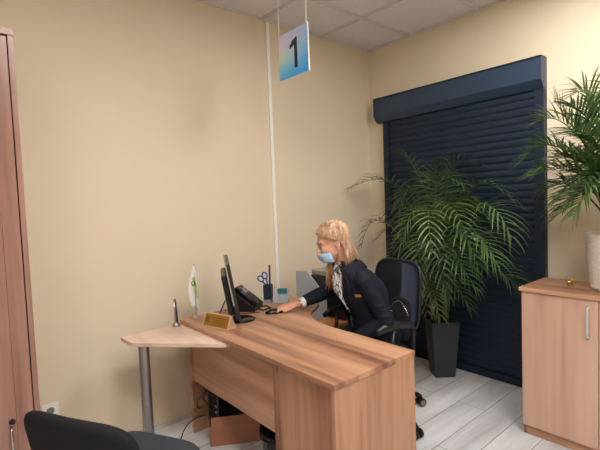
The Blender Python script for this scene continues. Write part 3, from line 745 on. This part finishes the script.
rp = thing('potted_palm', 'bushy palm in a white ribbed pot on the low cabinet', 'potted plant', (0, 0, 0))
Q = V((2.165, -.463, .9275))
b = B(); prof = [(.112, 0), (.118, .006)]
for i in range(27):
    z_ = .012+i*.0115; r_ = .118+(.152-.118)*(z_/.33)
    prof += [(r_+.0025, z_+.003), (r_+.0025, z_+.007), (r_, z_+.0115)]
prof += [(.154, .325), (.149, .327), (.146, .32), (.143, .27)]
b.lathe(prof, Q, 48).done('pot', 'pot_white', rp, smooth=False)
b = B(); b.lathe([(.1415, .272), (.139, .285)], Q, 32).done('soil', 'soil', rp)
tp2 = []
for i in range(8):
    a = 2*PI*i/8+.3; r_ = rnd.uniform(.015, .05)
    p0 = Q+V((r_*math.cos(a), r_*math.sin(a), .28)); hgt = rnd.uniform(.12, .26); p1 = p0+V((.15*math.cos(a)*hgt, .15*math.sin(a)*hgt, hgt)); tp2.append(p1)
    B().tube([p0, p1], [.010, .007], 8).done('cane', 'stem_green', rp, smooth=True)
FR2 = [((2.026, -0.45, 1.742), (1.862, -0.5, 2.06)), ((2.084, -0.5, 1.959), (1.98, -0.55, 2.06)), ((1.894, -0.5, 1.767), (1.713, -0.6, 1.696)), ((1.988, -0.55, 1.613), (1.796, -0.65, 1.603)),
((1.931, -0.45, 1.54), (1.808, -0.5, 1.503)), ((1.928, -0.4, 1.878), (1.764, -0.45, 1.949)), ((2.077, -0.6, 1.589), (1.937, -0.7, 1.455)), ((2.071, -0.35, 1.801), (2.02, -0.3, 2.07)),
((1.956, -0.35, 1.693), (1.702, -0.38, 1.82)), ((2.127, -0.7, 1.53), (2.062, -0.8, 1.373)), ((2.25, -.4, 1.85), (2.40, -.35, 2.08)), ((2.35, -.5, 1.75), (2.65, -.55, 1.75)), ((2.3, -.62, 1.65), (2.5, -.8, 1.5)), ((2.2, -.45, 1.9), (2.25, -.5, 2.12)), ((2.12, -.62, 1.75), (2.05, -.85, 1.8)),
((2.05, -.5, 1.62), (1.9, -.62, 1.72)), ((2.10, -.52, 1.80), (2.0, -.66, 1.98)), ((2.28, -.3, 1.6), (2.5, -.22, 1.5)), ((2.02, -.48, 1.50), (1.86, -.56, 1.32)), ((2.06, -.42, 1.66), (1.90, -.40, 1.66)), ((2.10, -.56, 1.55), (1.99, -.72, 1.42)), ((2.05, -.40, 1.78), (1.86, -.36, 1.98)), ((2.14, -.58, 1.62), (2.10, -.80, 1.52)), ((2.0, -.5, 1.70), (1.80, -.55, 1.62))]
for i, (v_, t_) in enumerate(FR2):
    v_, t_ = V(v_), V(t_)
    best = min(tp2, key=lambda q: (q-v_).length)
    frond(rp, best-V((0, 0, .04)), v_, t_, 'leaf_bright' if i % 2 else 'leaf', .19, 20, 100+i, droop=.6, start=.25)

# ------------------------------------------------------------------ hanging sign
sg = thing('hanging_sign', 'square hanging counter sign with black number one on blue print', 'sign', (.718, -1.60, 2.455))
B().rings([[(-.147, 0, z_), (.147, 0, z_)] for z_ in (-.146, .146)], cap=False, closed=False).done('panel', 'sign_print', sg)
B().box((.147, -.0045, -.146), (.1495, .0045, .146)).done('edge_strip', 'white_plastic', sg)
dg_ = [(-.008, .086), (.040, .104), (.048, .104), (.048, -.098), (.016, -.098), (.016, .058), (-.018, .044), (-.034, .040), (-.034, .063), (-.018, .072)]
dg_ = [(x*.9-.002, z_*.94-.004) for x, z_ in dg_]
b = B(); b.rings([[(x, y, z_) for x, z_ in dg_] for y in (-.0022, -.0008)]); b.done('numeral', 'navy_ink', sg)
for x in (-.139, .136): B().tube([(x, 0, .14), (x, 0, H-2.455)], .0035, 6).done('hanging_cord', 'cord', sg)

# ------------------------------------------------------------------ woman
OW = V((1.0, -1.135, 0))
tf = V((-.40, -.916, 0)).normalized(); tl = V((0, 0, 1)).cross(tf)
def W(f, l, z): return OW+tf*f+tl*l+V((0, 0, z))
pe = thing('person', 'blonde woman in dark jacket and blue face mask working at the desk', 'person', (0, 0, 0))
# spine rings: z, forward, half width, half depth
RG = [(.50, .065, .195, .135), (.58, .07, .19, .13), (.66, .085, .172, .122), (.74, .105, .158, .118), (.82, .13, .166, .134), (.89, .155, .175, .150), (.95, .175, .182, .142), (1.00, .205, .186, .118), (1.035, .228, .172, .096), (1.06, .245, .125, .08), (1.08, .258, .085, .07)]
def torso(k, a0=0, n=36, zmin=0, zmax=9, extra=0, sq_=.9):
    rs = []
    for z_, f, a, d in RG:
        if z_ < zmin or z_ > zmax: continue
        row = []
        for j in range(n if a0 == 0 else n+1):
            an = (2*PI*j/n) if a0 == 0 else a0+(2*PI-2*a0)*j/n
            co, si = math.cos(an), math.sin(an)
            row.append(W(f+(d*k+extra)*math.copysign(abs(co)**sq_, co), (a*k+extra)*math.copysign(abs(si)**sq_, si), z_))
        rs.append(row)
    return rs
hf = V((-.57, -.82, 0)).normalized(); pit = R(20)
F_ = hf*math.cos(pit)-V((0, 0, math.sin(pit))); U_ = hf*math.sin(pit)+V((0, 0, math.cos(pit))); L_h = U_.cross(F_)
HC = V((.873, -1.455, 1.232))
def Hd(f, l, u): return HC+F_*f+L_h*l+U_*u
# arms
shL, elL, wrL = W(.215, .178, 1.005), W(.09, .235, .735), W(.30, .13, .60)
shR, elR, wrR = W(.225, -.178, 1.005), V((.695, -1.285, .835)), V((.648, -1.585, .808))
elR = V((.71, -1.285, .88))
bd = B()
bd.rings(torso(.90))
bd.tube([W(.245, 0, 1.02), W(.262, 0, 1.09), HC+F_*-.025+U_*-.07, HC+F_*-.02], [.062, .056, .054, .05], 14)
# head
bd.ell(Hd(-.012, 0, .035), F_*.102, L_h*.080, U_*.095, 24, 16)
bd.ell(Hd(.026, 0, -.035), F_*.074, L_h*.066, U_*.085, 20, 14)
bd.ell(Hd(.056, 0, -.088), F_*.036, L_h*.034, U_*.030)
bd.ell(Hd(.07, 0, .022), F_*.028, L_h*.058, U_*.030)
bd.tube([Hd(.088, 0, .012), Hd(.103, 0, -.014), Hd(.118, 0, -.036), Hd(.104, 0, -.046)], [.010, .011, .014, .010], 10)
for s_ in (-1, 1):
    bd.ell(Hd(.108, s_*.010, -.040), .009, .009, .008, 10, 8)
    bd.ell(Hd(.062, s_*.042, -.028), F_*.032, L_h*.024, U_*.026)
    bd.ell(Hd(-.012, s_*.077, -.018), F_*.017+L_h*(s_*-.002), L_h*.007, U_*.030)
    bd.ell(Hd(-.006, s_*.077, -.044), F_*.008, L_h*.006, U_*.009, 10, 8)
bd.ell(Hd(.094, 0, -.064), F_*.016, L_h*.024, U_*.007); bd.ell(Hd(.093, 0, -.075), F_*.015, L_h*.021, U_*.008)
for s_, sh_, el_, wr_ in ((1, shL, elL, wrL), (-1, shR, elR, wrR)):
    bd.tube([sh_, sh_*.5+el_*.5, el_], [.046, .042, .036], 12); bd.ell(sh_, .05, .05, .05); bd.ell(el_, .037, .037, .037)
    bd.tube([el_, el_*.6+wr_*.4, wr_], [.037, .035, .024], 12)
def hand(wr, d, up, s_, curl, mat=None):
    d = V(d).normalized(); up = V(up); up = (up-d*up.dot(d)).normalized(); side = d.cross(up)*s_   # side: toward little finger
    bd.tube([wr-d*.01, wr+d*.03, wr+d*.07, wr+d*.092], [.022, .030, .037, .036], 12, flat=.42) if False else None
    # palm: flattened ellipsoid + wrist
    bd.ell(wr+d*.052, d*.055, side*.039, up*.016, 18, 12); bd.ell(wr+d*.01, d*.03, side*.025, up*.019)
    for i, (off, ln) in enumerate(((-.029, .074), (-.010, .083), (.009, .078), (.027, .062))):
        p = wr+d*(.088-abs(off+.005)*.22)+side*off; dd = (d+side*off*3.0).normalized(); q = p.copy(); pts = [q-dd*.02, q]
        for k_, (fr, c_) in enumerate(((.45, curl[0]), (.31, curl[1]), (.24, curl[2]))):
            dd = (dd*math.cos(c_)-up*math.sin(c_)).normalized(); q = q+dd*ln*fr; pts.append(q)
        bd.tube(pts, [.0098, .0102, .0092, .0084, .0068], 10)
        bd.ell(pts[-1], .0068, .0068, .0068, 10, 8)
    p = wr+d*.03-side*.028; pts = [p, p-side*.018+d*.028-up*.006, p-side*.022+d*.058-up*.014, p-side*.018+d*.08-up*.02]
    bd.tube(pts, [.013, .0125, .0105, .0080], 10); bd.ell(pts[-1], .008, .008, .008, 10, 8)
hand(wrR, (-.43, -.9, -.06), (0, 0, 1), 1, (.10, .30, .30))
hand(wrL, (-.75, -.6, -.12), (0.1, 0, 1), -1, (.25, .4, .4))
# legs
kn = {}
for s_ in (-1, 1):
    hp = OW+V((s_*.10-.02, -.06, .565)); k_ = OW+V((s_*.12-.07, -.50, .545)); an = OW+V((s_*.13-.08, -.53, .11)); kn[s_] = (hp, k_, an)
    bd.tube([hp, hp*.5+k_*.5, k_], [.082, .072, .055], 14); bd.ell(k_, .056, .056, .056)
    bd.tube([k_, k_*.6+an*.4, an], [.052, .05, .034], 12)
    bd.tube([an, an+V((-.01, -.05, -.055)), an+V((-.03, -.15, -.075))], [.034, .036, .026], 10)
remeshed(bd, 'body', 'skin', pe, .0055, 4)
# trousers
b = B()
for s_ in (-1, 1):
    hp, k_, an = kn[s_]
    b.tube([hp+V((0, .05, 0)), hp, hp*.5+k_*.5, k_+V((0, -.01, 0))], [.085, .093, .083, .068], 14); b.ell(k_, .069, .069, .069)
    b.tube([k_, k_*.6+an*.4, an+V((0, 0, .02))], [.066, .064, .055], 12)
b.ell(OW+V((-.02, -.06, .60)), .20, .15, .10)
remeshed(b, 'trousers', 'trousers', pe, .008, 3)
for s_ in (-1, 1):
    an = kn[s_][2]; b = B()
    b.ell(an+V((-.02, -.075, -.068)), V((.038, 0, 0)), V((.03, .125, 0)), V((0, 0, .042))); b.box(an+V((-.042, -.01, -.11)), an+V((.022, .05, -.06)), bev=.006)
    remeshed(b, 'shoe', 'shoe', pe, .005, 2)
# blouse (full torso, slightly inside the jacket) with soft bow front
b = B(); b.rings(torso(1.0, zmax=1.07))
b.tube([W(.305, .0, 1.065), W(.318, .014, 1.01), W(.318, .03, .94), W(.295, .042, .87), W(.255, .05, .80), W(.235, .055, .765)], [.018, .026, .030, .030, .030, .02], 12, flat=.6)
b.rings([[HC*0+W(.262+r*math.cos(2*PI*j/20), r*.95*math.sin(2*PI*j/20), z_+.01*math.cos(2*PI*j/20)*-1) for j in range(20)] for r, z_ in ((.085, 1.05), (.068, 1.085), (.066, 1.105))])
b.tube([W(.305, -.02, 1.05), W(.322, -.02, .99), W(.315, -.015, .91), W(.275, -.01, .84)], [.014, .024, .026, .018], 12, flat=.6)
remeshed(b, 'blouse', 'blouse', pe, .006, 2)
# jacket: open-front torso shell + sleeves
b = B()
op = [R(20)]*20
rs = []
for i, (z_, f, a, d) in enumerate(RG):
    q = max(0, min(1, (z_-.68)/.36)); a0 = R(6)+R(30)*q
    row = []
    for j in range(41):
        an = a0+(2*PI-2*a0)*j/40; co, si = math.cos(an), math.sin(an)
        row.append(W(f+(d+.016)*math.copysign(abs(co)**.9, co), (a+.016)*math.copysign(abs(si)**.9, si), z_-(.03 if i == 0 else 0)))
    rs.append(row)
b.rings(rs, cap=False, closed=False)
jk = b.done('jacket', 'jacket', pe, smooth=True, solid=.010)
for s_, sh_, el_, wr_ in ((1, shL, elL, wrL), (-1, shR, elR, wrR)):
    cu = el_*.16+wr_*.84
    b = B(); b.ell(sh_-tl*s_*.012, .068, .068, .064); b.tube([sh_, sh_*.6+el_*.4, el_], [.066, .060, .053], 16); b.ell(el_, .053, .053, .053); b.tube([el_, el_*.55+wr_*.45, cu], [.053, .050, .040], 16)
    b.ell(sh_-tl*s_*.07+V((0, 0, .0)), .07, .07, .05)
    # sleeve creases
    for q in (.35, .6, .85):
        c_ = sh_*(1-q)+el_*q; b.ell(c_+V((.006, -.006, 0)), .057, .057, .012)
    remeshed(b, 'sleeve', 'jacket', jk, .0065, 2)
    dd = (wr_-el_).normalized()
    B().tube([cu-dd*.01, cu+dd*.026], [.034, .0355], 16).done('shirt_cuff', 'shirt_white', pe, smooth=True)
b = B(); rs = []
for z_, f, r1, r2, o_ in ((1.05, .235, .125, .105, .0), (1.078, .25, .094, .086, 0), (1.105, .258, .082, .080, 0), (1.085, .25, .108, .100, .0), (1.045, .235, .150, .118, 0)):
    rs.append([W(f+r2*math.cos(an), r1*math.sin(an), z_+.012*(1-math.cos(an))*.5) for an in [R(48)+(2*PI-R(96))*j/30 for j in range(31)]])
b.rings(rs, cap=False, closed=False).done('collar', 'jacket', jk, smooth=True, solid=.005)
# lapels following the opening
for s_ in (-1, 1):
    b = B(); r2 = []
    for i, (z_, f, a, d) in enumerate(RG):
        if z_ < .70 or z_ > 1.065: continue
        q = max(0, min(1, (z_-.68)/.36)); a0 = R(6)+R(30)*q; wdt = R(4)+R(20)*math.sin(PI*min(1, q*.95))
        row = []
        for e in range(4):
            an = a0+wdt*e/3; co, si = math.cos(an), math.sin(an)
            row.append(W(f+(d+.026)*abs(co)**.9, s_*(a+.026)*abs(si)**.9, z_))
        r2.append(row)
    b.rings(r2, cap=False, closed=False).done('lapel', 'jacket', jk, smooth=True, solid=.006)
# name badge
def onchest(z_, an, ex):
    for (z0, f0, a0, d0), (z1, f1, a1, d1) in zip(RG, RG[1:]):
        if z0 <= z_ <= z1:
            t_ = (z_-z0)/(z1-z0); f, a, d = f0+(f1-f0)*t_, a0+(a1-a0)*t_, d0+(d1-d0)*t_
            return W(f+(d+ex)*abs(math.cos(an))**.9, (a+ex)*abs(math.sin(an))**.9, z_)
b = B(); q = []
for ex in (.027, .031): q.append([onchest(.89, R(54), ex), onchest(.89, R(84), ex), onchest(.908, R(84), ex), onchest(.908, R(54), ex)])
b.rings(q).done('name_badge', 'bronze', pe)
# wrist watch
dd = (wrR-elR).normalized(); wc = wrR+dd*-.012; sd = dd.cross(V((0, 0, 1))).normalized()
b = B(); ptw = [wc+sd*.029*math.cos(2*PI*j/20)+V((0, 0, .024*math.sin(2*PI*j/20))) for j in range(20)]; b.tube(ptw+[ptw[0]], .006, 8, cap=False)
wt = b.done('wrist_watch', 'chrome', pe, smooth=True)
# face details
for s_ in (-1, 1):
    ey = B().ell(Hd(.079, s_*.034, -.004), F_*.012, L_h*.014, U_*.010).done('eye', 'eye_white', pe, smooth=True)
    B().ell(Hd(.088, s_*.035, -.006), F_*.005, L_h*.007, U_*.007, 12, 8).done('iris', 'eye_dark', ey, smooth=True)
    B().tube([Hd(.090, s_*.018, .002), Hd(.093, s_*.033, .006), Hd(.080, s_*.052, .0)], .0022, 6).done('eyelashes', 'eye_dark', ey, smooth=True)
    B().tube([Hd(.098, s_*.014, .022), Hd(.095, s_*.034, .029), Hd(.076, s_*.056, .024)], [.003, .0036, .002], 6).done('eyebrow', 'brow', pe, smooth=True)
# face mask with pleats
b = B(); rs = []
prof = [(-.034, .119, .050), (-.044, .127, .058), (-.056, .128, .061), (-.060, .124, .061), (-.074, .126, .061), (-.078, .120, .060), (-.092, .117, .057), (-.104, .105, .052), (-.114, .082, .046)]
for u, f, l in prof:
    row = []
    for j in range(17):
        a = R(-84)+R(168)*j/16
        row.append(Hd(.030+(f-.030)*abs(math.cos(a))**.75, (l+.008)*math.sin(a), u+.018*(1-math.cos(a))*(-.3 if u < -.07 else -.55)))
    rs.append(row)
mk = b.rings(rs, cap=False, closed=False).done('face_mask', 'mask_blue', pe, smooth=True, solid=.002)
for s_ in (-1, 1):
    B().tube([Hd(.034, s_*.060, -.045), Hd(.015, s_*.074, -.018), Hd(-.012, s_*.084, .012), Hd(-.026, s_*.082, -.005), Hd(-.018, s_*.078, -.045), Hd(.036, s_*.055, -.098)], .0016, 6).done('ear_loop', 'mask_white', mk, smooth=True)
# hair: scalp shell plus many locks
rnd = random.Random(11)
def scalp(th, phi, off):
    st, ct = math.sin(th), math.cos(th)
    return Hd(-.014+(.104+off)*st*math.cos(phi), (.082+off)*st*math.sin(phi), .036+(.097+off)*ct)
def sdir(th, phi, s_): return V((math.sin(th)*math.cos(phi), s_*math.sin(th)*math.sin(phi), math.cos(th)))
def ondir(d, off): return Hd(-.014+(.102+off)*d.x, (.080+off)*d.y, .034+(.096+off)*d.z)
def ends(m, s_):
    ts = R(-57)+R(57+50)*m
    st = V((math.sin(-ts), s_*.09, math.cos(ts))).normalized()
    en = sdir(R(108)+R(6)*m, R(99)+R(79)*m, s_)
    return st, en
def path(m, s_, q):
    st, en = ends(m, s_)
    return st.slerp(en, q)
def lock(m, s_, off, length, out, back, jit):
    st, en = ends(m, s_)
    en = (en+V((jit, 0, jit*.5))).normalized()
    pts = [ondir(st.slerp(en, i/8), off+.006*math.sin(PI*i/8)) for i in range(9)]
    d = (pts[-1]-pts[-2]).normalized(); cur = pts[-1].copy()
    o_dir = L_h*en.y+F_*en.x; o_dir.z = 0
    nst = max(2, int(length/.022))
    for i in range(nst):
        d = (d*.62+V((0, 0, -.5))+o_dir*out*(1-1.2*i/nst)-hf*back).normalized(); cur = cur+d*.022; pts.append(cur.copy())
    return pts
b = B()
for s_ in (-1, 1):
    b.rings([[ondir(path(j/16, s_, i/14), .004) for j in range(17)] for i in range(15)], cap=False, closed=False)
    for i in range(300):
        m_ = rnd.random(); ln = rnd.uniform(.12, .19)
        p = lock(m_, s_, rnd.uniform(.003, .010), ln, rnd.uniform(.0, .16), .26*max(0, m_-.25)+rnd.uniform(-.06, .05), rnd.uniform(-.10, .04))
        k_ = len(p); w = rnd.uniform(.0035, .0065)
        b.tube(p, [w*(.5 if j_ == 0 else 1)*(1-.85*(j_/(k_-1))**4) for j_ in range(k_)], 5, flat=.6)
# locks hanging on the far side toward the chest
for i in range(60):
    q = rnd.uniform(0, 1)
    a0 = Hd(-.03+.05*q, -.083-rnd.uniform(0, .01), -.02); a1 = a0+V((0, 0, -.08))+hf*.01*rnd.uniform(-1, 1); a2 = W(.325+.03*rnd.uniform(-1, 1), -.095+.03*rnd.uniform(-1, 1), 1.03-rnd.uniform(.0, .05)); a3 = a2+V((0, 0, -rnd.uniform(.05, .11)))+tf*.012
    b.tube([a0, a1, a2, a3], [.005, .006, .006, .001], 5)
b.done('hair', 'hair', pe, smooth=True)

# handbag on the seat behind her
hb = thing('handbag', 'black handbag with curved silver zip tucked behind the seated woman', 'handbag', (1.015, -.985, .4985), R(-8))
hx = B(); n = 20
hx.rings([[(.105*k_*math.copysign(abs(math.cos(2*PI*j/n))**.5, math.cos(2*PI*j/n)), y+.06*(z_/.3), z_) for j in range(n) for z_ in [.15+(.15*k_)*math.copysign(abs(math.sin(2*PI*j/n))**.6, math.sin(2*PI*j/n))]] for y, k_ in ((-.03, .9), (-.024, 1), (.014, 1), (.02, .9))])
hx.done('bag_body', 'black_fabric', hb, smooth=True)
B().tube([(-.10+.20*j/12, -.030+.06*(.19+.085*math.sin(PI*j/12))/.3, .19+.085*math.sin(PI*j/12)) for j in range(13)], .0032, 6).done('zip', 'chrome', hb, smooth=True)
for x in (-.05, -.035): B().ell((x, .018-.03, .20), .006, .004, .006, 10, 8).done('ring', 'chrome', hb, smooth=True)

# ------------------------------------------------------------------ camera and view
cam = bpy.data.cameras.new('camera'); co = bpy.data.objects.new('camera', cam); COL.objects.link(co)
r_ = V((0.6487, 0.7601, -0.0380)); u_ = V((-0.0174, 0.0647, 0.9978)); fw_ = V((-0.7607, 0.6468, -0.0544))
fw_.normalize(); r_ = (r_-fw_*r_.dot(fw_)).normalized(); u_ = r_.cross(fw_)
co.matrix_world = MX(((r_.x, u_.x, -fw_.x, 2.837), (r_.y, u_.y, -fw_.y, -3.399), (r_.z, u_.z, -fw_.z, 1.5), (0, 0, 0, 1)))
cam.sensor_width = 36; cam.lens = 424.14/600*36; cam.clip_start = .02
S.camera = co
w = bpy.data.worlds.new('world'); S.world = w; w.use_nodes = True
w.node_tree.nodes['Background'].inputs[0].default_value = (.02, .02, .02, 1)
S.view_settings.view_transform = 'Standard'; S.view_settings.look = 'None'; S.view_settings.gamma = 1; S.view_settings.use_curve_mapping = False
S.view_settings.exposure = 0
